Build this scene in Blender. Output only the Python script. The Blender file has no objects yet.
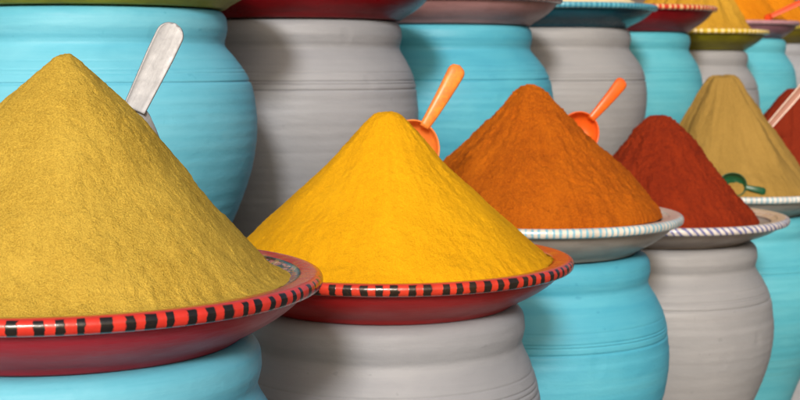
import bpy, bmesh, math, random
from mathutils import Vector, noise, Matrix
random.seed(4)
PI = math.pi; R_ = math.radians
scene = bpy.context.scene
COL = scene.collection

# ------------------------------------------------------------------ helpers
def tag(o, label=None, cat=None, group=None, kind=None):
    if label: o['label'] = label
    if cat: o['category'] = cat
    if group: o['group'] = group
    if kind: o['kind'] = kind
    return o

def empty(name, loc, rz=0.0):
    o = bpy.data.objects.new(name, None); COL.objects.link(o)
    o.empty_display_size = 0.05
    o.location = loc; o.rotation_euler = (0, 0, rz)
    return o

def mesh_obj(name, verts, faces, mat, parent=None, loc=(0, 0, 0), smooth=True):
    me = bpy.data.meshes.new(name); me.from_pydata(verts, [], faces); me.update()
    bm = bmesh.new(); bm.from_mesh(me)
    bmesh.ops.recalc_face_normals(bm, faces=bm.faces); bm.to_mesh(me); bm.free()
    me.materials.append(mat)
    for p in me.polygons: p.use_smooth = smooth
    o = bpy.data.objects.new(name, me); COL.objects.link(o)
    o.location = loc
    if parent: o.parent = parent
    return o

def lathe(profile, n=160, wob=0.0, seed=0.0, wfreq=1.2):
    """profile: list of (r, z); r == 0 only at the ends closes there."""
    V = []; F = []; rows = []
    for (r, z) in profile:
        if r <= 1e-6:
            rows.append([len(V)]); V.append((0, 0, z)); continue
        row = []
        for j in range(n):
            a = 2*PI*j/n; rr = r
            if wob:
                rr = r*(1 + wob*noise.noise(Vector((math.cos(a)*wfreq + seed, math.sin(a)*wfreq, z*5 + seed))))
                zz = z + wob*0.25*r*noise.noise(Vector((math.cos(a)*.9, math.sin(a)*.9 + seed, 3.1)))
            else: zz = z
            row.append(len(V)); V.append((rr*math.cos(a), rr*math.sin(a), zz))
        rows.append(row)
    for A, B in zip(rows, rows[1:]):
        for j in range(n):
            k = (j+1) % n
            if len(A) == 1: F.append((A[0], B[j], B[k]))
            elif len(B) == 1: F.append((A[j], A[k], B[0]))
            else: F.append((A[j], A[k], B[k], B[j]))
    return V, F

def smooth_profile(pts, sub=6):
    out = []
    n = len(pts)
    for i in range(n-1):
        p0 = pts[max(i-1, 0)]; p1 = pts[i]; p2 = pts[i+1]; p3 = pts[min(i+2, n-1)]
        for s in range(sub):
            t = s/sub
            q = []
            for c in range(2):
                q.append(0.5*((2*p1[c]) + (-p0[c]+p2[c])*t + (2*p0[c]-5*p1[c]+4*p2[c]-p3[c])*t*t + (-p0[c]+3*p1[c]-3*p2[c]+p3[c])*t**3))
            out.append((max(q[0], 0), q[1]))
    out.append(pts[-1])
    return out

# ------------------------------------------------------------------ materials
class NT:
    def __init__(self, name):
        self.m = bpy.data.materials.new(name); self.m.use_nodes = True
        self.t = self.m.node_tree; self.t.nodes.clear()
        self.out = self.n('ShaderNodeOutputMaterial'); self.b = self.n('ShaderNodeBsdfPrincipled')
        self.l(self.b.outputs[0], self.out.inputs[0])
        self.tc = self.n('ShaderNodeTexCoord')
    def n(self, t, **k):
        x = self.t.nodes.new(t)
        for a, v in k.items(): setattr(x, a, v)
        return x
    def l(self, a, b): self.t.links.new(a, b)
    def mapping(self, scale=(1, 1, 1), loc=(0, 0, 0), rot=(0, 0, 0)):
        m = self.n('ShaderNodeMapping'); self.l(self.tc.outputs['Object'], m.inputs[0])
        m.inputs['Scale'].default_value = scale; m.inputs['Location'].default_value = loc
        m.inputs['Rotation'].default_value = rot
        return m.outputs[0]
    def noise(self, vec, scale, detail=4, rough=.55, dist=0):
        x = self.n('ShaderNodeTexNoise'); self.l(vec, x.inputs['Vector'])
        x.inputs['Scale'].default_value = scale; x.inputs['Detail'].default_value = detail
        x.inputs['Roughness'].default_value = rough; x.inputs['Distortion'].default_value = dist
        return x.outputs['Fac']
    def math(self, op, a, b=None, clamp=False):
        x = self.n('ShaderNodeMath', operation=op); x.use_clamp = clamp
        for i, v in enumerate((a, b)):
            if v is None: continue
            if isinstance(v, (int, float)): x.inputs[i].default_value = v
            else: self.l(v, x.inputs[i])
        return x.outputs[0]
    def ramp(self, fac, a, b, lo=0.0, hi=1.0):
        x = self.n('ShaderNodeMapRange'); x.clamp = True
        self.l(fac, x.inputs[0]); x.inputs[1].default_value = a; x.inputs[2].default_value = b
        x.inputs[3].default_value = lo; x.inputs[4].default_value = hi
        return x.outputs[0]
    def mix(self, fac, A, B, mode='MIX'):
        x = self.n('ShaderNodeMix', data_type='RGBA', blend_type=mode)
        if isinstance(fac, (int, float)): x.inputs[0].default_value = fac
        else: self.l(fac, x.inputs[0])
        for i, v in ((6, A), (7, B)):
            if isinstance(v, tuple): x.inputs[i].default_value = (*v, 1)
            else: self.l(v, x.inputs[i])
        return x.outputs[2]
    def bump(self, h, strength, dist, prev=None):
        x = self.n('ShaderNodeBump'); x.inputs['Strength'].default_value = strength
        x.inputs['Distance'].default_value = dist; self.l(h, x.inputs['Height'])
        if prev is not None: self.l(prev, x.inputs['Normal'])
        return x.outputs[0]
    def polar(self):
        s = self.n('ShaderNodeSeparateXYZ'); self.l(self.tc.outputs['Object'], s.inputs[0])
        ang = self.math('ARCTAN2', s.outputs[1], s.outputs[0])
        r = self.math('SQRT', self.math('ADD', self.math('MULTIPLY', s.outputs[0], s.outputs[0]),
                                        self.math('MULTIPLY', s.outputs[1], s.outputs[1])))
        return ang, r, s.outputs[2]
    def done(self, col, rough, normal=None, spec=.5, coat=0.0, coat_rough=.1, sheen=0):
        if isinstance(col, tuple): self.b.inputs['Base Color'].default_value = (*col, 1)
        else: self.l(col, self.b.inputs['Base Color'])
        if isinstance(rough, (int, float)): self.b.inputs['Roughness'].default_value = rough
        else: self.l(rough, self.b.inputs['Roughness'])
        self.b.inputs['Specular IOR Level'].default_value = spec
        self.b.inputs['Coat Weight'].default_value = coat
        self.b.inputs['Coat Roughness'].default_value = coat_rough
        if normal is not None: self.l(normal, self.b.inputs['Normal'])
        return self.m

def painted_clay(name, base, light, dark, off=0.0):
    """matt water paint brushed round an earthenware jar"""
    k = NT(name)
    st = k.noise(k.mapping((1.6, 1.6, 30), (off, off*2, off)), 1.6, 5, .62, .35)
    st2 = k.noise(k.mapping((5, 5, 190), (off*3, 1, off)), 1.5, 3, .6)
    pa = k.noise(k.mapping((1, 1, 2.2), (off, 4, off)), 6, 5, .6, .4)
    c = k.mix(k.ramp(st, .38, .72, 0, .55), base, light)
    c = k.mix(k.ramp(st2, .54, .78, 0, .22), c, dark)
    c = k.mix(k.ramp(pa, .50, .74, 0, .40), c, dark)
    c = k.mix(k.ramp(pa, .46, .30, 0, .40), c, light)
    # dents left by fingers and a few drips of thicker paint
    vo = k.n('ShaderNodeTexVoronoi', feature='F1'); k.l(k.mapping((1, 1, .7), (off, off, 1)), vo.inputs['Vector'])
    vo.inputs['Scale'].default_value = 9; vo.inputs['Randomness'].default_value = 1
    dent = k.ramp(vo.outputs['Distance'], .05, .13)
    scr = k.noise(k.mapping((14, 14, 3), (off, 3, off), (.5, .3, 0)), 7, 2, .5, .8)
    scratch = k.ramp(k.math('ABSOLUTE', k.math('SUBTRACT', scr, .5)), .002, .008, 1, 0)
    gate = k.ramp(k.noise(k.mapping((1, 1, 1), (off*2, 5, 1)), 9, 2, .5), .60, .68)
    scratch = k.math('MULTIPLY', scratch, gate)
    c = k.mix(k.math('MULTIPLY', scratch, .35), c, dark)
    # small chips and rub marks
    ch = k.noise(k.mapping((1, 1, 1.6), (off*5, 2, 7)), 55, 2, .5)
    chips = k.ramp(ch, .715, .75)
    c = k.mix(k.math('MULTIPLY', chips, .5), c, dark)
    nb = k.bump(st, .05, .003)
    nb = k.bump(st2, .10, .001, nb)
    nb = k.bump(k.noise(k.mapping((1, 1, 1)), 260, 3, .6), .22, .0007, nb)
    nb = k.bump(k.noise(k.mapping((1, 1, 2.5)), 22, 4, .6), .25, .004, nb)
    nb = k.bump(ch, .15, .003, nb)
    nb = k.bump(dent, .3, .003, nb)
    nb = k.bump(scratch, -.3, .0015, nb)
    return k.done(c, k.ramp(st2, .3, .7, .62, .48), nb, spec=.35)

def powder(name, base, light, dark, grain=420, gstr=.6, mott=.5, streak=0.0, pits=0.0, pitcol=None, big=14):
    k = NT(name)
    v = k.mapping((1, 1, 1))
    g = k.noise(v, grain, 2, .8)
    g2 = k.noise(v, grain*.4, 5, .8)
    bg = k.noise(k.mapping((1, 1, .55)), big, 5, .62, .3)
    c = k.mix(k.ramp(g, .38, .62), dark, light)
    c = k.mix(1-mott, c, base)
    c = k.mix(k.ramp(bg, .42, .70, 0, .5), c, light)
    c = k.mix(k.ramp(g2, .56, .74, 0, .65*mott), c, dark)
    if streak:
        ang, r, z = k.polar()
        cx = k.n('ShaderNodeCombineXYZ')
        k.l(k.math('MULTIPLY', ang, 9.0), cx.inputs[0]); k.l(k.math('MULTIPLY', z, 7.0), cx.inputs[1])
        s = k.noise(cx.outputs[0], 1.4, 5, .6, .5)
        c = k.mix(k.ramp(s, .50, .68, 0, streak), c, dark)
        c = k.mix(k.ramp(s, .45, .30, 0, streak*.8), c, light)
    if pits:
        p = k.noise(k.mapping((1, 1, 1), (3, 1, 2)), 95, 3, .6)
        pm = k.ramp(p, .66, .72, 0, pits)
        c = k.mix(pm, c, pitcol or dark)
    nb = k.bump(g2, gstr*.7, .004)
    if pits: nb = k.bump(p, gstr*.6, .006, nb)
    nb = k.bump(g, gstr, .002, nb)
    return k.done(c, .95, nb, spec=.08)

def glaze(name, col, dark, rough=.16, powder_col=None, coat=.4):
    k = NT(name)
    a = k.noise(k.mapping((1, 1, 3)), 16, 4, .6, .3)
    c = k.mix(k.ramp(a, .4, .7), col, dark)
    sp = k.noise(k.mapping((1, 1, 1), (5, 2, 1)), 170, 2, .6)
    c = k.mix(k.ramp(sp, .70, .76, 0, .6), c, dark)
    if powder_col:
        d = k.noise(k.mapping((1, 1, 1.0), (1, 8, 3)), 30, 5, .7)
        c = k.mix(k.ramp(d, .56, .78, 0, .5), c, powder_col)
    nb = k.bump(k.noise(k.mapping((1, 1, 6)), 24, 3, .6), .2, .003)
    nb = k.bump(k.noise(k.mapping((1, 1, 1)), 130, 2, .5), .1, .001, nb)
    return k.done(c, k.ramp(a, .3, .7, rough, rough+.14), nb, spec=.13, coat=coat, coat_rough=.15)

def rim_glaze(name, R, ground, mark, count, duty=.45, slant=0.0, flange=None, inner=None, rough=.24,
              powder_col=None, dust=.5, jitter=.5, edge=.004, soft=.06, markmix=1.0, coat=.1):
    """glazed rim with hand painted marks round its outer edge"""
    k = NT(name)
    ang, r, z = k.polar()
    u = k.math('MULTIPLY', ang, count/(2*PI))
    # uneven hand spacing
    cx = k.n('ShaderNodeCombineXYZ'); k.l(k.math('MULTIPLY', ang, count/(2*PI)), cx.inputs[0])
    wob = k.noise(cx.outputs[0], .55, 2, .5)
    u = k.math('ADD', u, k.math('MULTIPLY', k.math('SUBTRACT', wob, .5), jitter*2.2))
    u = k.math('ADD', u, k.math('MULTIPLY', z, slant))
    f = k.math('FRACT', u)
    tri = k.math('ABSOLUTE', k.math('SUBTRACT', f, .5))       # 0 at the mark centre
    ew = k.noise(k.mapping((1, 1, 1)), 120, 2, .5)
    tri = k.math('ADD', tri, k.math('MULTIPLY', k.math('SUBTRACT', ew, .5), .32))
    m = k.ramp(tri, duty/2 - soft/2, duty/2 + soft/2, 1, 0)
    band = k.ramp(k.math('ADD', r, k.math('MULTIPLY', k.math('SUBTRACT', wob, .5), .004)), R-edge-.0012, R-edge+.0006)
    m = k.math('MULTIPLY', m, band)
    m = k.math('MULTIPLY', m, markmix)
    a = k.noise(k.mapping((1, 1, 1)), 22, 4, .6)
    c = k.mix(k.ramp(a, .4, .7), ground, tuple(x*.72 for x in ground))
    if flange:
        c = k.mix(k.ramp(r, R-edge-.001, R-edge-.003), c, flange)
    if inner:
        # painted scrolls on the inner slope, edged by a thin dark line
        w = k.n('ShaderNodeTexVoronoi', feature='DISTANCE_TO_EDGE'); k.l(k.mapping((1, 1, 1)), w.inputs['Vector'])
        w.inputs['Scale'].default_value = 95
        nz = k.noise(k.mapping((1, 1, 1)), 100, 1, .5, 1.5)
        lines = k.ramp(k.math('ABSOLUTE', k.math('SUBTRACT', nz, .5)), .018, .035, 1, 0)
        ci = k.mix(lines, inner[0], inner[1])
        ci = k.mix(k.ramp(w.outputs['Distance'], .12, .06), ci, inner[2])
        inn = k.ramp(r, R-.0255, R-.0265)
        c = k.mix(inn, c, ci)
        ring = k.math('MULTIPLY', k.ramp(r, R-.0265, R-.0255), k.ramp(r, R-.0225, R-.0232))
        c = k.mix(ring, c, inner[2])
    c = k.mix(m, c, mark)
    if powder_col:
        d = k.noise(k.mapping((1, 1, 1), (1, 8, 3)), 60, 5, .75)
        top = k.ramp(r, R-.005, R-.026, 0.02, 1)
        c = k.mix(k.math('MULTIPLY', k.ramp(d, .46, .62, 0, dust), top), c, powder_col)
    nb = k.bump(k.noise(k.mapping((1, 1, 1)), 45, 3, .6), .25, .003)
    nb = k.bump(m, .2, .0006, nb)
    return k.done(c, rough, nb, spec=.5, coat=coat, coat_rough=.08)

def plastic(name, col, rough=.35, dusty=None):
    k = NT(name)
    a = k.noise(k.mapping((1, 1, 1)), 60, 4, .6)
    c = k.mix(k.ramp(a, .4, .75), col, tuple(x*.8 for x in col))
    if dusty:
        d = k.noise(k.mapping((1, 1, 1), (2, 2, 2)), 90, 5, .7)
        c = k.mix(k.ramp(d, .50, .68, 0, .6), c, dusty)
    return k.done(c, rough, k.bump(k.noise(k.mapping((1, 1, 1)), 300, 3, .6), .15, .0006), spec=.5)

def metal(name):
    k = NT(name)
    a = k.noise(k.mapping((220, 220, 12)), 1.0, 4, .6)
    b = k.noise(k.mapping((1, 1, 1)), 70, 5, .65)
    c = k.mix(k.ramp(a, .35, .7), (.37, .37, .385), (.29, .29, .305))
    c = k.mix(k.ramp(b, .56, .72, 0, .35), c, (.17, .165, .17))
    k.b.inputs['Metallic'].default_value = .3
    return k.done(c, k.ramp(b, .35, .7, .5, .7), k.bump(b, .3, .0015, k.bump(a, .15, .0006)), spec=.5)

def masonry(name, a, b):
    k = NT(name)
    n1 = k.noise(k.mapping((1, 1, 1)), 5, 6, .62)
    n2 = k.noise(k.mapping((1, 1, 1)), 90, 4, .6)
    c = k.mix(k.ramp(n1, .35, .7), a, b)
    return k.done(c, .9, k.bump(n2, .4, .004, k.bump(n1, .3, .02)), spec=.2)

# ------------------------------------------------------------------ jars
TOP = 0.0
def jar_profile(h, s=1.0, belly=.249, neck=.203, go=0.0, seed=0):
    """closed profile from the mouth floor over the lip and down to the base; z measured up from the base"""
    n, b = neck, belly
    pts = [(.155, -.05), (.158, -.020), (n-.030, -.004), (n-.020, -.0005), (n-.008, -.004), (n-.001, -.014), (n+.0005, -.028), (n-.001, -.039),
           (n-.0035, -.048), (n-.001, -.057), (n+(b-n)*.36, -.078), (n+(b-n)*.66, -.098), (n+(b-n)*.86, -.120), (b-.002, -.146),
           (b, -.170), (b-.002, -.205), (b-.011, -.250), (b-.033, -.310), (b-.068, -.380), (b-.093, -.440), (b-.108, -.490)]
    pts = [(r*s, z*s) for r, z in pts]
    zl = pts[-1][1]; rl = pts[-1][0]
    rem = h + zl
    if rem > .02:
        pts += [(rl-.018, zl-rem*.55), (rl-.026, -h+.004)]
    sp = smooth_profile(pts, 7)
    # thrown grooves round the shoulder
    groove = []
    rg = random.Random(int(seed*10))
    for (zc, w, d) in ((-.096*s, .0013, .0009), (-.1105*s, .0012, .0020), (-.1165*s, .0011, .0016), (-.1265*s, .0017, .0036), (-.232*s, .002, .0006)):
        groove.append((zc + go + rg.uniform(-.002, .002), w, d*rg.uniform(.45, 1.15)))
    dense = []
    for (r0, z0), (r1, z1) in zip(sp, sp[1:]):
        m = max(1, int(math.hypot(r1-r0, z1-z0)/(.0007 if -.165*s < z1 < -.068*s else .0024)))
        for i in range(m):
            t = i/m; dense.append((r0+(r1-r0)*t, z0+(z1-z0)*t))
    dense.append(sp[-1])
    res = []
    for (r, z) in dense:
        for (zc, w, d) in groove:
            r -= d*math.exp(-((z-zc)/w)**2)*(1 if r > n*s*.9 else 0)
        r += .00018*math.sin(z*310+2*math.sin(z*37))*(1 if r > n*s*.9 else 0)
        res.append((r, z+h))
    return [(0, h-.055*s)] + res + [(res[-1][0]-.012, 0), (0, 0)]

def make_jar(loc_xy, ztop, zbase, mat, label, s=1.0, belly=.249, neck=.203, seed=0.0, rz=0.0, go=0.0):
    h = ztop - zbase
    V, F = lathe(jar_profile(h, s, belly, neck, go, seed), 144, .010, seed)
    o = mesh_obj('clay_jar', V, F, mat, loc=(loc_xy[0], loc_xy[1], zbase))
    o.rotation_euler.z = rz
    return tag(o, label, 'jar', 'painted clay jars')

# ------------------------------------------------------------------ bowls
def make_bowl(x, y, zb, H, R, rb, body_m, rim_m, label, rz=0.0, curve=.35, seed=0.0):
    root = empty('glazed_bowl', (x, y, zb), rz)
    tag(root, label, 'bowl', 'glazed bowls on the jars')
    # wall: foot ring, flaring outer wall, then the inside
    out = []
    r0, r1 = rb, R-.012
    for i in range(15):
        t = i/14
        rr = r0+(r1-r0)*t
        bul = math.sin(PI*t)*curve*.03
        out.append((rr+bul*.5, .004+(H-.018)*t**1.05 - bul*.25*t))
    prof = [(0, .003), (rb-.02, .003), (rb-.014, 0), (rb-.004, 0), (rb, .0025)] + out[1:]
    prof += [(R-.012, H-.012), (R-.030, H-.012), (R-.038, H-.0125), (R-.052, H-.021), (R-.085, H-.034), (.5*R, H-.040), (0, H-.042)]
    V, F = lathe(prof, 180, .004, seed)
    mesh_obj('bowl_body', V, F, body_m, root)
    rp = [(R-.0375, H-.0115), (R-.0375, H-.0085), (R-.034, H-.0065), (R-.026, H-.0040), (R-.0235, H-.0018), (R-.012, H-.0002), (R-.006, H),
          (R-.002, H-.0018), (R, H-.0047), (R+.0003, H-.0085), (R-.0012, H-.0125), (R-.005, H-.0150), (R-.0115, H-.0158), (R-.0125, H-.0115), (R-.0375, H-.0115)]
    rp = smooth_profile(rp, 3)
    V, F = lathe(rp[:-1], 220, .004, seed)
    n = 220; rows = len(rp)-1
    for j in range(n):
        k2 = (j+1) % n
        F.append(((rows-1)*n+j, (rows-1)*n+k2, k2, j))
    mesh_obj('rim', V, F, rim_m, root)
    return root

# ------------------------------------------------------------------ spice heaps
def make_pile(x, y, zfoot, prof, mat, label, seed=0.0, clump=.0022, ridge=0.0, nridge=9, foot_wob=.004, shift=(0, 0),
              sub=.0023, n=520, facets=0.0, under=.024, big=.004):
    """prof: (radius, drop below the apex); last entry is the foot. Origin at the foot plane."""
    Ht = prof[-1][1]; rf = prof[-1][0]
    sp = smooth_profile(prof, 10)
    pts = []
    for (r0, z0), (r1, z1) in zip(sp, sp[1:]):
        m = max(1, int(math.hypot(r1-r0, z1-z0)/sub))
        for i in range(m):
            t = i/m; pts.append((r0+(r1-r0)*t, z0+(z1-z0)*t))
    pts.append(sp[-1])
    if pts[0][0] < 1e-6: pts = pts[1:]
    V = [(shift[0], shift[1], Ht)]; F = []; rows = []
    for i, (r, d) in enumerate(pts):
        a0 = pts[max(i-1, 0)]; a1 = pts[min(i+1, len(pts)-1)]
        tx, tz = a1[0]-a0[0], -(a1[1]-a0[1]); L = math.hypot(tx, tz) or 1
        nx, nz = -tz/L, tx/L
        t = r/rf
        row = []
        for j in range(n):
            a = 2*PI*j/n; ca, sa = math.cos(a), math.sin(a)
            # slope runnels: noise stretched down the slope
            w = Vector((ca*nridge*.35, sa*nridge*.35, d*2.2 + seed))
            q = 0
            if ridge:
                q += ridge*(noise.noise(w + Vector((seed, 0, 0))) + .5*noise.noise(w*2.3 + Vector((0, seed, 5))))*min(1, t*2.2)*(1-.6*max(0, t-.75)/.25)
            if facets:
                ph = nridge*a/(2*PI)*1.0 + .35*noise.noise(Vector((ca*1.5, sa*1.5, seed))) + .6*noise.noise(Vector((d*4, seed, 1)))*.4
                q += facets*(abs((ph % 1)-.5)*2-.5)*min(1, t*2.5)*max(0, 1-max(0, t-.7)/.3)
            P = Vector((r*ca, r*sa, Ht-d))
            q += big*noise.noise(P*16 + Vector((seed*3, 1, 2)))
            q += clump*noise.noise(P*55 + Vector((seed, seed, 0)))
            q += clump*.75*noise.noise(P*130 + Vector((0, seed, 9)))
            q += clump*.7*noise.noise(P*260 + Vector((seed, 2, 4)))
            fall = 1-max(0, (t-.93)/.07)
            q *= fall
            rr = r + nx*q
            if t > .8:
                rr += foot_wob*(t-.8)/.2*(noise.noise(Vector((ca*3.5, sa*3.5, seed))) + .6*noise.noise(Vector((ca*14, sa*14, seed))) + .5*noise.noise(Vector((ca*50, sa*50, seed))))
            row.append(len(V))
            s = (1-t)
            V.append((rr*ca + shift[0]*s, rr*sa + shift[1]*s, Ht-d + nz*q))
        rows.append(row)
    for (r, z) in ((rf*.97, -.0015), (rf*.80, -.6*under), (rf*.5, -under)):
        row = []
        for j in range(n):
            a = 2*PI*j/n; row.append(len(V)); V.append((r*math.cos(a), r*math.sin(a), z))
        rows.append(row)
    V.append((0, 0, -under)); last = len(V)-1
    for j in range(n): F.append((0, rows[0][j], rows[0][(j+1) % n]))
    for A, B in zip(rows, rows[1:]):
        for j in range(n):
            k = (j+1) % n; F.append((A[j], B[j], B[k], A[k]))
    for j in range(n): F.append((rows[-1][(j+1) % n], rows[-1][j], last))
    o = mesh_obj('spice_heap', V, F, mat, loc=(x, y, zfoot))
    return tag(o, label, 'spice', 'heaps of ground spice')

# ------------------------------------------------------------------ scoops
def grid_solid(surf, nu, nv, thick, closed_u=False):
    """surf(u,v)->Vector, sheet given thickness along its normal"""
    P = [[surf(i/nu, j/nv) for j in range(nv+1)] for i in range(nu+1)]
    N = [[None]*(nv+1) for _ in range(nu+1)]
    for i in range(nu+1):
        for j in range(nv+1):
            a = P[min(i+1, nu)][j]-P[max(i-1, 0)][j]; b = P[i][min(j+1, nv)]-P[i][max(j-1, 0)]
            c = a.cross(b); N[i][j] = c.normalized() if c.length > 1e-12 else Vector((0, -1, 0))
    V = []; F = []
    idx = {}
    for s in (0, 1):
        for i in range(nu+1):
            for j in range(nv+1):
                idx[s, i, j] = len(V); V.append(tuple(P[i][j]+N[i][j]*thick*s))
    for i in range(nu):
        for j in range(nv):
            F.append((idx[0, i, j], idx[0, i+1, j], idx[0, i+1, j+1], idx[0, i, j+1]))
            F.append((idx[1, i, j], idx[1, i, j+1], idx[1, i+1, j+1], idx[1, i+1, j]))
    for i in range(nu):
        for j in (0, nv):
            q = (idx[0, i, j], idx[1, i, j], idx[1, i+1, j], idx[0, i+1, j]); F.append(q if j else q[::-1])
    for j in range(nv):
        for i in (0, nu):
            q = (idx[0, i, j], idx[0, i, j+1], idx[1, i, j+1], idx[1, i, j]); F.append(q if i else q[::-1])
    return V, F

def round_scoop(name, loc, rot, r, L, w, mat, label):
    """round plastic scoop: deep cup whose mouth faces local -Y, bar handle up local +Z"""
    root = empty(name, loc); root.rotation_euler = rot
    tag(root, label, 'scoop', 'scoops stuck in the spices')
    def cup(u, v):
        a = 2*PI*u; ph = (PI/2)*(1-v)*1.0
        rr = r*math.cos(PI/2*v) if v < 1 else 0
        rr = r*(1-v**2.6)**.5 if v < 1 else 0.0
        z = rr*math.sin(a)*1.08
        if z < 0: z *= 1.25
        return Vector((rr*math.cos(a), r*.85*v, z))
    V, F = grid_solid(cup, 48, 14, .0022)
    cupo = mesh_obj('scoop_cup', V, F, mat, root)
    # handle with rounded section, swelling towards a round end
    secs = []
    N = 26
    for i in range(N+1):
        t = i/N; z = r*.93 + L*t
        ww = w*(.28 + .26*t**.8)
        th = w*(.20+.10*t)
        e = (L*(1-t))
        if e < ww: f = math.sqrt(max(0, 1-((ww-e)/ww)**2)); ww *= max(f, .02); th *= max(f**.7, .02)
        secs.append((z, ww, th, -.004*math.sin(t*PI) + .003))
    V = []; F = []; m = 20
    for (z, ww, th, yo) in secs:
        for j in range(m):
            a = 2*PI*j/m
            V.append((ww*math.copysign(abs(math.cos(a))**.75, math.cos(a)), th*math.copysign(abs(math.sin(a))**.75, math.sin(a)) + yo, z))
    for i in range(N):
        for j in range(m):
            k = (j+1) % m; F.append((i*m+j, i*m+k, (i+1)*m+k, (i+1)*m+j))
    F.append(tuple(range(m))[::-1]); F.append(tuple(range(N*m, N*m+m)))
    mesh_obj('handle', V, F, mat, root)
    return root

def flat_scoop(name, loc, rot, L, w, mat, label, blade_w=.03, blade_l=.06, lip=.0028, edge_m=None, neck=True):
    """scoop with a strip handle (edges turned up) and a curved blade that goes into the heap"""
    root = empty(name, loc); root.rotation_euler = rot
    tag(root, label, 'scoop', 'scoops stuck in the spices')
    def strip(u, v):
        z = L*v; hw = w/2*(.82+.18*min(1, v*1.6))
        e = L-z
        if e < hw: hw *= math.sqrt(max(.0004, 1-((hw-e)/hw)**2))
        x = (2*u-1)
        return Vector((x*hw, -lip*abs(x)**6 + .004*math.sin(v*PI)*.5, z))
    V, F = grid_solid(strip, 20, 60, .0022)
    mesh_obj('handle', V, F, mat, root)
    if edge_m:
        for s in (-1, 1):
            V = []; F = []; m = 10; N = 24
            for i in range(N+1):
                z = (L-w*.35)*i/N
                for j in range(m):
                    a = 2*PI*j/m; V.append((s*w*.45*(.84+.16*min(1, i/N*1.6)) + .0016*math.cos(a), -.0025+.0022*math.sin(a), z))
            for i in range(N):
                for j in range(m):
                    k = (j+1) % m; F.append((i*m+j, i*m+k, (i+1)*m+k, (i+1)*m+j))
            F.append(tuple(range(m))[::-1]); F.append(tuple(range(N*m, N*m+m)))
            mesh_obj('handle_edge', V, F, edge_m, root)
    def blade(u, v):
        z = .004-blade_l*v; x = 2*u-1
        hw = w*.42 + (blade_w-w*.42)*min(1, (v*2.6))**.7
        hw *= math.sqrt(max(.02, 1-max(0, (v-.6)/.4)**2))
        return Vector((x*hw + w*.28*min(1, v*2.5), .012*v + .014*abs(x)**2.2*min(1, v*3) + .002, z))
    V, F = grid_solid(blade, 22, 26, .0018)
    mesh_obj('blade', V, F, mat, root)
    return root

# ================================================================== build
CZ = 1.0                                     # camera height
E = Vector((.4985, .8669, 0)); Nn = Vector((.8669, -.4985, 0)); P0 = Vector((-.335, 1.4, 0))
ZF, ZB = -.05, .40                            # tops of the two steps

# ---- the stand and the ground
ground_m = masonry('ground_stone', (.085, .08, .075), (.13, .12, .11))
step_m = masonry('step_plaster', (.20, .165, .13), (.26, .22, .18))
gv = [(-25, -25, -.2), (25, -25, -.2), (25, 25, -.2), (-25, 25, -.2)]
g = mesh_obj('ground', gv, [(0, 1, 2, 3)], ground_m, smooth=False); tag(g, kind='structure')
def step(name, p0, p1, z0, z1):
    V = []
    for z in (z0, z1):
        for (a, p) in ((-3, p0), (9, p0), (9, p1), (-3, p1)):
            q = P0 + E*a + Nn*p; V.append((q.x, q.y, z))
    F = [(0, 1, 2, 3), (4, 5, 6, 7), (0, 1, 5, 4), (1, 2, 6, 5), (2, 3, 7, 6), (3, 0, 4, 7)]
    o = mesh_obj(name, V, F, step_m, smooth=False); tag(o, kind='structure')
    bv = o.modifiers.new('b', 'BEVEL'); bv.width = .008; bv.segments = 2
    return o
step('lower_step', .32, -.262, -.202, ZF)
step('upper_step', -.264, -.94, -.202, ZB)
step('added_back_wall', -.944, -1.15, -.202, 1.75)  # unseen wall, added to keep sky light from coming in behind the jars

# ---- jars
TQ = [painted_clay('turquoise_paint_%d' % i, b, l, d, i*3.7) for i, (b, l, d) in enumerate((
    ((.105, .40, .54), (.18, .49, .62), (.065, .31, .44)),
    ((.060, .32, .44), (.11, .41, .51), (.037, .24, .36)),
    ((.070, .33, .41), (.13, .42, .48), (.040, .25, .32))))]
GR = [painted_clay('grey_paint_%d' % i, b, l, d, 20+i*2.9) for i, (b, l, d) in enumerate((
    ((.245, .252, .275), (.305, .31, .33), (.19, .195, .21)),
    ((.245, .243, .25), (.305, .297, .30), (.185, .182, .188))))]

FRONT = [  # x, y, jar top z, belly, neck, paint
    (-.335, 1.400, .727, .227, .196, TQ[0], 'bright turquoise jar under the red striped bowl at the bottom left corner'),
    (-.019, 1.876, .682, .209, .186, GR[0], 'grey jar under the red striped bowl of bright yellow spice'),
    (.2266, 2.422, .680, .234, .203, TQ[1], 'turquoise jar under the white bowl of orange-brown spice'),
    (.5410, 2.912, .6385, .228, .196, GR[1], 'grey jar under the white bowl of brick red spice'),
    (.8036, 3.430, .640, .245, .200, TQ[2], 'turquoise jar under the white bowl of khaki spice with ridges'),
    (1.106, 3.920, .650, .245, .200, GR[0], 'grey jar at the bottom right corner, in front row after the turquoise one'),
]
for i, (x, y, zt, be, ne, m, lab) in enumerate(FRONT):
    make_jar((x, y), zt, ZF, m, lab, 1.0, be, ne, seed=i*2.3+1, rz=i*1.3, go=(0, .012, -.010, .014, .006, 0)[i])

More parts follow.
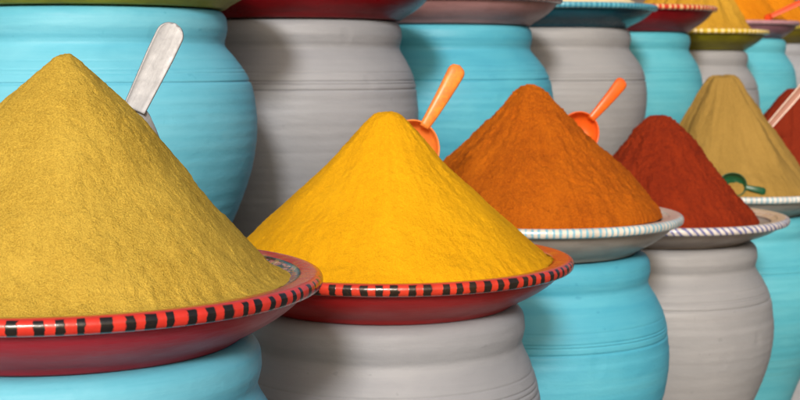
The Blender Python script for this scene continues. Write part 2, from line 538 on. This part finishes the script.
BACK = [
    (-.496, 2.240, 1.089, .249, .203, TQ[0], 'large turquoise upper jar behind the heap with the silver metal scoop'),
    (-.216, 2.771, 1.087, .236, .205, GR[0], 'grey upper jar behind the bright yellow heap, under a dark red bowl'),
    (.094, 3.302, 1.092, .249, .203, TQ[1], 'turquoise upper jar behind the orange scoop handle of the yellow heap'),
    (.411, 3.833, 1.099, .245, .203, GR[1], 'grey upper jar under the dark blue bowl'),
    (.683, 4.363, 1.100, .240, .203, TQ[2], 'turquoise upper jar right behind the brick red heap, under a red bowl'),
    (.993, 4.894, 1.050, .240, .203, GR[1], 'grey upper jar under the olive bowl of golden spice, behind the khaki heap'),
    (1.271, 5.425, 1.100, .240, .203, TQ[2], 'small turquoise upper jar far right, under the mauve bowl'),
    (1.551, 5.956, 1.090, .240, .203, GR[0], 'grey upper jar at the far right edge of the photo'),
]
for i, (x, y, zt, be, ne, m, lab) in enumerate(BACK):
    make_jar((x, y), zt, ZB, m, lab, 1.07, be, ne, seed=i*3.1+20, rz=i*2.1+.6, go=(.022, 0, .012, -.006, .015, .004, -.004, .01)[i])

# ---- bowls
red_body = glaze('red_glaze', (.42, .010, .022), (.37, .008, .018), .3, coat=.04)
red_body2 = glaze('red_glaze_dusty', (.38, .010, .010), (.32, .008, .009), .3, coat=.04)
white_body = glaze('greyish_white_glaze', (.36, .30, .26), (.27, .22, .19), .35, coat=.1)
white_body2 = glaze('cream_glaze', (.34, .285, .25), (.26, .21, .18), .35, coat=.1)
PW = [(.52, .31, .035), (.80, .36, .004), (.46, .13, .004), (.20, .022, .004), (.33, .20, .045)]
rim0 = rim_glaze('red_rim_black_bars', .258, (.62, .035, .022), (.012, .010, .010), 86, .46, flange=(.50, .040, .028),
                 inner=((.42, .09, .05), (.55, .36, .26), (.03, .012, .010)), powder_col=PW[0], dust=.55, edge=.0035)
rim1 = rim_glaze('orange_red_rim_black_bars', .250, (.58, .040, .018), (.018, .012, .008), 82, .48, flange=(.55, .10, .02),
                 powder_col=(.70, .26, .01), dust=.8, edge=.0035)
rim2 = rim_glaze('white_rim_light_blue_dashes', .260, (.66, .60, .52), (.10, .36, .50), 150, .36, flange=(.64, .55, .46), rough=.25,
                 powder_col=(.5, .25, .08), dust=.3, edge=.006, soft=.2, markmix=.85)
rim3 = rim_glaze('white_rim_dark_blue_dashes', .2605, (.66, .60, .55), (.035, .05, .24), 108, .40, slant=60, flange=(.60, .47, .37), rough=.25,
                 powder_col=(.35, .10, .03), dust=.35, edge=.006, soft=.2, markmix=.85)
rim4 = rim_glaze('white_rim_teal_dashes', .255, (.64, .60, .55), (.10, .30, .40), 130, .38, rough=.25, flange=(.6, .52, .44), edge=.006, soft=.2, markmix=.7)

BOWLS = [
    (0, .258, .178, .0645, red_body, rim0, 'deep red bowl with black bars on its rim, largest, at the lower left'),
    (1, .250, .170, .0625, red_body2, rim1, 'red bowl with black bars on its orange rim, holding bright yellow spice'),
    (2, .260, .180, .0655, white_body, rim2, 'white bowl with pale blue dashes on its rim under the orange-brown heap'),
    (3, .2605, .176, .0515, white_body2, rim3, 'white bowl with slanted dark blue dashes under the brick red heap'),
    (4, .255, .176, .059, white_body, rim4, 'white bowl with blue-green dashes under the khaki heap, cut by the right edge'),
    (5, .255, .176, .056, white_body2, rim4, 'pale bowl under the dark red heap at the far right edge'),
]
RIMZ = {}
for (i, R, rb, H, bm_, rm, lab) in BOWLS:
    x, y, zt = FRONT[i][:3]
    make_bowl(x, y, zt, H, R, rb, bm_, rm, lab, rz=i*.9, seed=i*1.7)
    RIMZ[i] = zt+H

def plain_rim(name, R, col, mark, count, duty=.4, **kw):
    return rim_glaze(name, R, col, mark, count, duty, rough=.2, edge=.008, soft=.15, **kw)
ol = glaze('olive_glaze', (.30, .29, .010), (.20, .19, .008), .3, coat=.03)
olr = glaze('olive_dark_glaze', (.16, .13, .012), (.10, .08, .008), .2, coat=.03)
ol2 = glaze('dark_olive_glaze', (.20, .18, .007), (.13, .115, .006), .3, coat=.03)
mv = glaze('mauve_glaze', (.38, .20, .20), (.30, .15, .15), .3, coat=.03)
mv2 = glaze('dusty_mauve_glaze', (.26, .12, .15), (.18, .08, .10), .25, coat=.03)
bl = glaze('petrol_blue_glaze', (.010, .085, .13), (.006, .05, .09), .2, coat=.03)
rd = glaze('dark_red_glaze', (.23, .005, .009), (.16, .004, .007), .25, coat=.03)
BACKB = [
    (0, .290, .218, .065, ol, plain_rim('olive_rim', .290, (.35, .32, .03), (.2, .17, .02), 90), 'yellow-green bowl on the large turquoise jar, cut by the top edge'),
    (1, .290, .220, .066, rd, plain_rim('red_rim', .290, (.45, .02, .02), (.2, .01, .01), 80), 'dark red bowl on the grey jar behind the yellow heap, cut by the top edge'),
    (2, .288, .215, .066, mv, plain_rim('mauve_rim', .288, (.33, .18, .18), (.2, .10, .10), 80), 'mauve brown bowl cut by the top edge, between the dark red and the blue bowl'),
    (3, .292, .210, .062, bl, plain_rim('blue_rim', .292, (.12, .38, .48), (.03, .20, .30), 130, .5), 'dark blue bowl with a light blue notched rim'),
    (4, .300, .215, .078, rd, plain_rim('red_dotted_rim', .300, (.55, .05, .02), (.75, .45, .20), 90, .36), 'dark red bowl with a pale dotted orange rim, right of the blue bowl'),
    (5, .290, .212, .070, ol2, plain_rim('golden_dotted_rim', .290, (.62, .42, .03), (.80, .62, .30), 80, .4), 'olive bowl with a golden dotted rim, full of golden spice'),
    (6, .270, .200, .066, mv2, plain_rim('pink_rim', .270, (.42, .22, .24), (.36, .18, .20), 80), 'mauve bowl with a pink rim under the orange heap at upper right'),
    (7, .285, .210, .070, olr, plain_rim('olive_brown_rim', .285, (.30, .24, .03), (.2, .15, .02), 80), 'olive brown bowl at the upper right edge, behind the mauve bowl'),
]
for (i, R, rb, H, bm_, rm, lab) in BACKB:
    x, y, zt = BACK[i][:3]
    make_bowl(x, y, zt, H, R, rb, bm_, rm, lab, rz=i*.7, seed=i*1.3+9)

# ---- spice heaps
mm = lambda L: [(r/1000, d/1000) for r, d in L]
sp0 = powder('coarse_mustard_powder', (.47, .305, .040), (.63, .43, .070), (.30, .172, .016), 620, .75, .62, .14, .25, (.25, .12, .01), 14)
sp1 = powder('yellow_powder', (.66, .325, .004), (.75, .385, .007), (.47, .20, .003), 620, .6, .5, .25, .28, (.55, .20, .002), 12)
sp2 = powder('orange_brown_powder', (.41, .088, .004), (.55, .142, .006), (.15, .024, .003), 480, .9, .55, .22, .7, (.22, .05, .003), 16)
sp3 = powder('brick_red_powder', (.19, .018, .005), (.32, .036, .007), (.085, .008, .004), 480, .9, .55, .3, .7, (.09, .01, .003), 16)
sp4 = powder('khaki_powder', (.26, .157, .037), (.32, .195, .05), (.17, .098, .02), 380, .4, .35, .30, .0, None, 10)
sp5 = powder('dark_red_powder', (.17, .018, .006), (.22, .025, .008), (.10, .01, .004), 380, .4, .35, .2, .0, None, 10)
sp6 = powder('golden_powder', (.40, .21, .018), (.47, .26, .03), (.24, .115, .010), 380, .4, .35, .3, .0, None, 10)
sp7 = powder('bright_orange_powder', (.48, .15, .004), (.56, .20, .006), (.34, .095, .003), 380, .4, .35, .3, .0, None, 10)
sp8 = powder('cream_powder', (.62, .50, .28), (.70, .58, .36), (.45, .34, .18), 380, .4, .35, .2, .0, None, 10)

def heap(i, apex_z, prof, mat, lab, foot_off=-.0055, **kw):
    x, y = FRONT[i][:2]
    zf = RIMZ[i]+foot_off
    prof = mm(prof)
    prof[-1] = (prof[-1][0], apex_z-zf)
    return make_pile(x, y, zf, prof, mat, lab, under=.026, **kw)
heap(0, 1.012, [(0, 0), (9, 2), (19, 10), (38, 29), (61, 52), (97, 92), (132, 136), (164, 172), (188, 199), (203, 216), (214, 225), (225, 240)], sp0,
     'coarse mustard-yellow heap at far left with the silver metal scoop', foot_off=-.0062, seed=1.3, clump=.0010, ridge=.0028, nridge=5, big=.0032, foot_wob=.005)
heap(1, .9384, [(0, 0), (11, 1.5), (22, 8), (42, 29), (82, 72), (118, 106), (150, 136), (186, 170), (207, 188), (219, 199), (224, 206)], sp1,
     'bright yellow heap in the second bowl from the left, its orange scoop behind', seed=4.7, clump=.0009, ridge=.0024, nridge=7, big=.003, foot_off=-.0035)
heap(2, .969, [(0, 0), (10, 2), (23, 11), (40, 30), (78, 71), (108, 100), (137, 127), (184, 174), (208, 202), (217, 213), (222, 226)], sp2,
     'orange-brown heap in the white bowl with pale blue dashes', seed=8.2, clump=.0026, ridge=.0035, nridge=11, big=.004, foot_off=-.004)
heap(3, .894, [(0, 0), (19, 2), (34, 14), (55, 33), (92, 84), (110, 103), (138, 138), (166, 174), (188, 197), (200, 212)], sp3,
     'brick red heap in the white bowl with dark blue dashes', seed=12.9, clump=.0034, ridge=.0025, nridge=9, big=.004, foot_off=-.012)
heap(4, .9755, [(0, 0), (26, 3), (42, 20), (59, 48), (87, 92), (109, 130), (137, 172), (170, 222), (196, 252), (214, 280)], sp4,
     'tall khaki heap with vertical ridges towards the right edge', seed=17.1, clump=.0012, ridge=.008, nridge=6, facets=.010, big=.005, foot_off=-.005, shift=(-.014, 0))
heap(5, .936, [(0, 0), (20, 4), (40, 22), (80, 70), (120, 118), (165, 170), (200, 210), (215, 236)], sp5,
     'dark red heap cut by the right edge, behind the khaki heap', seed=21.4, clump=.002, ridge=.004, nridge=9, big=.004, foot_off=-.005)

def back_heap(i, prof, mat, lab, **kw):
    x, y, zt = BACK[i][:3]; H = BACKB[i][3]
    make_pile(x, y, zt+H-.0055, mm(prof), mat, lab, under=.026, **kw)
back_heap(3, [(0, 0), (20, 4), (60, 50), (120, 122), (190, 204), (225, 238), (245, 252)], sp8, 'pale cream heap just showing above the blue bowl at the top edge', seed=31, big=.004)
back_heap(5, [(0, 0), (24, 4), (60, 60), (110, 150), (160, 218), (215, 290), (236, 310)], sp6, 'golden heap with dark furrows in the olive bowl at upper right', seed=35, facets=.014, nridge=17, big=.003, shift=(.05, 0))
back_heap(6, [(0, 0), (24, 4), (80, 70), (130, 130), (180, 190), (215, 222), (232, 236)], sp7, 'orange heap in the mauve bowl at the upper right corner', seed=38, big=.004)

back_heap(7, [(0, 0), (24, 4), (80, 70), (130, 130), (180, 190), (222, 226), (246, 240)], sp7, 'orange heap at the very corner, behind the heap with the vermilion handle', seed=41, big=.004)

# ---- scoops
orange_m = plastic('orange_plastic', (.78, .20, .035), .38, (.80, .33, .03))
orange_m2 = plastic('red_orange_plastic', (.76, .11, .010), .35, (.50, .13, .008))
red_m = plastic('vermilion_plastic', (.65, .06, .008), .35)
green_m = plastic('dark_green_plastic', (.003, .065, .022), .4)
pink_m = plastic('brownish_pink_plastic', (.30, .13, .09), .35)
pink_edge = plastic('pale_pink_plastic', (.70, .52, .42), .35)
steel_m = metal('worn_aluminium')

def px(u, v, d):                       # scene-space point from the survey sketch (pixels, relative depth)
    return Vector(((u-400)*d/1000, 1.4*d, CZ-(v-65)*d/1000))
flat_scoop('metal_scoop', px(134, 110, 1.06), (R_(-8), R_(25), R_(8)), .103, .0300, steel_m, 'silver metal scoop stuck in the coarse mustard-yellow heap',
           blade_w=.030, blade_l=.05, lip=.0012)
round_scoop('plastic_scoop', px(411, 151, 1.42), (R_(-6), R_(32.5), R_(14)), .0425, .106, .0255, orange_m, 'light orange plastic scoop standing in the bright yellow heap')
round_scoop('plastic_scoop', px(579, 134, 1.81), (R_(-6), R_(44), R_(14)), .0395, .101, .0235, orange_m2, 'red-orange plastic scoop standing in the orange-brown heap')
flat_scoop('plastic_scoop', px(768, 127, 2.50), (R_(-4), R_(42), R_(0)), .145, .0195, pink_m, 'pale pink scoop handle with raised edges at the right of the khaki heap',
           blade_w=.016, blade_l=.04, edge_m=pink_edge)
round_scoop('plastic_scoop', px(735, 184.5, 2.300), (R_(30), R_(106), R_(34)), .027, .050, .018, green_m, 'dark green plastic scoop lying at the foot of the khaki heap')
flat_scoop('plastic_scoop', px(771, 16, 3.72), (R_(10), R_(64), R_(0)), .16, .020, red_m, 'vermilion scoop handle across the orange heap at the upper right corner', blade_w=.016, blade_l=.03)

# ------------------------------------------------------------------ light, sky, camera
SUN_EL, SUN_AZ = 24, -4                 # azimuth: degrees to the right of straight behind the camera
w = bpy.data.worlds.new('World'); scene.world = w; w.use_nodes = True
t = w.node_tree; bg = t.nodes['Background']
sky = t.nodes.new('ShaderNodeTexSky'); sky.sky_type = 'NISHITA'; sky.sun_disc = False
sky.sun_elevation = R_(SUN_EL); sky.sun_rotation = R_(180-SUN_AZ); sky.dust_density = 6; sky.air_density = 1.0; sky.ozone_density = .6
t.links.new(sky.outputs[0], bg.inputs[0]); bg.inputs[1].default_value = .115
sl = bpy.data.lights.new('sun', 'SUN'); sl.energy = 2.95; sl.angle = R_(8); sl.color = (1, .975, .94)
so = bpy.data.objects.new('sun', sl); COL.objects.link(so)
d = Vector((math.sin(R_(SUN_AZ))*math.cos(R_(SUN_EL)), -math.cos(R_(SUN_AZ))*math.cos(R_(SUN_EL)), math.sin(R_(SUN_EL))))
so.rotation_euler = d.to_track_quat('Z', 'Y').to_euler(); so.location = (0, -3, 4)

cam = bpy.data.cameras.new('camera'); co = bpy.data.objects.new('camera', cam); COL.objects.link(co)
co.location = (0, 0, CZ); co.rotation_euler = (R_(90), 0, 0)
cam.sensor_width = 36; cam.lens = 63; cam.shift_y = -135/800; cam.clip_start = .02; cam.clip_end = 200
cam.dof.use_dof = True; cam.dof.focus_distance = 1.38; cam.dof.aperture_fstop = 14.0
scene.camera = co
vs = scene.view_settings; vs.view_transform = 'Standard'; vs.look = 'None'; vs.exposure = 0.04; vs.gamma = 1
scene.render.engine = 'CYCLES'
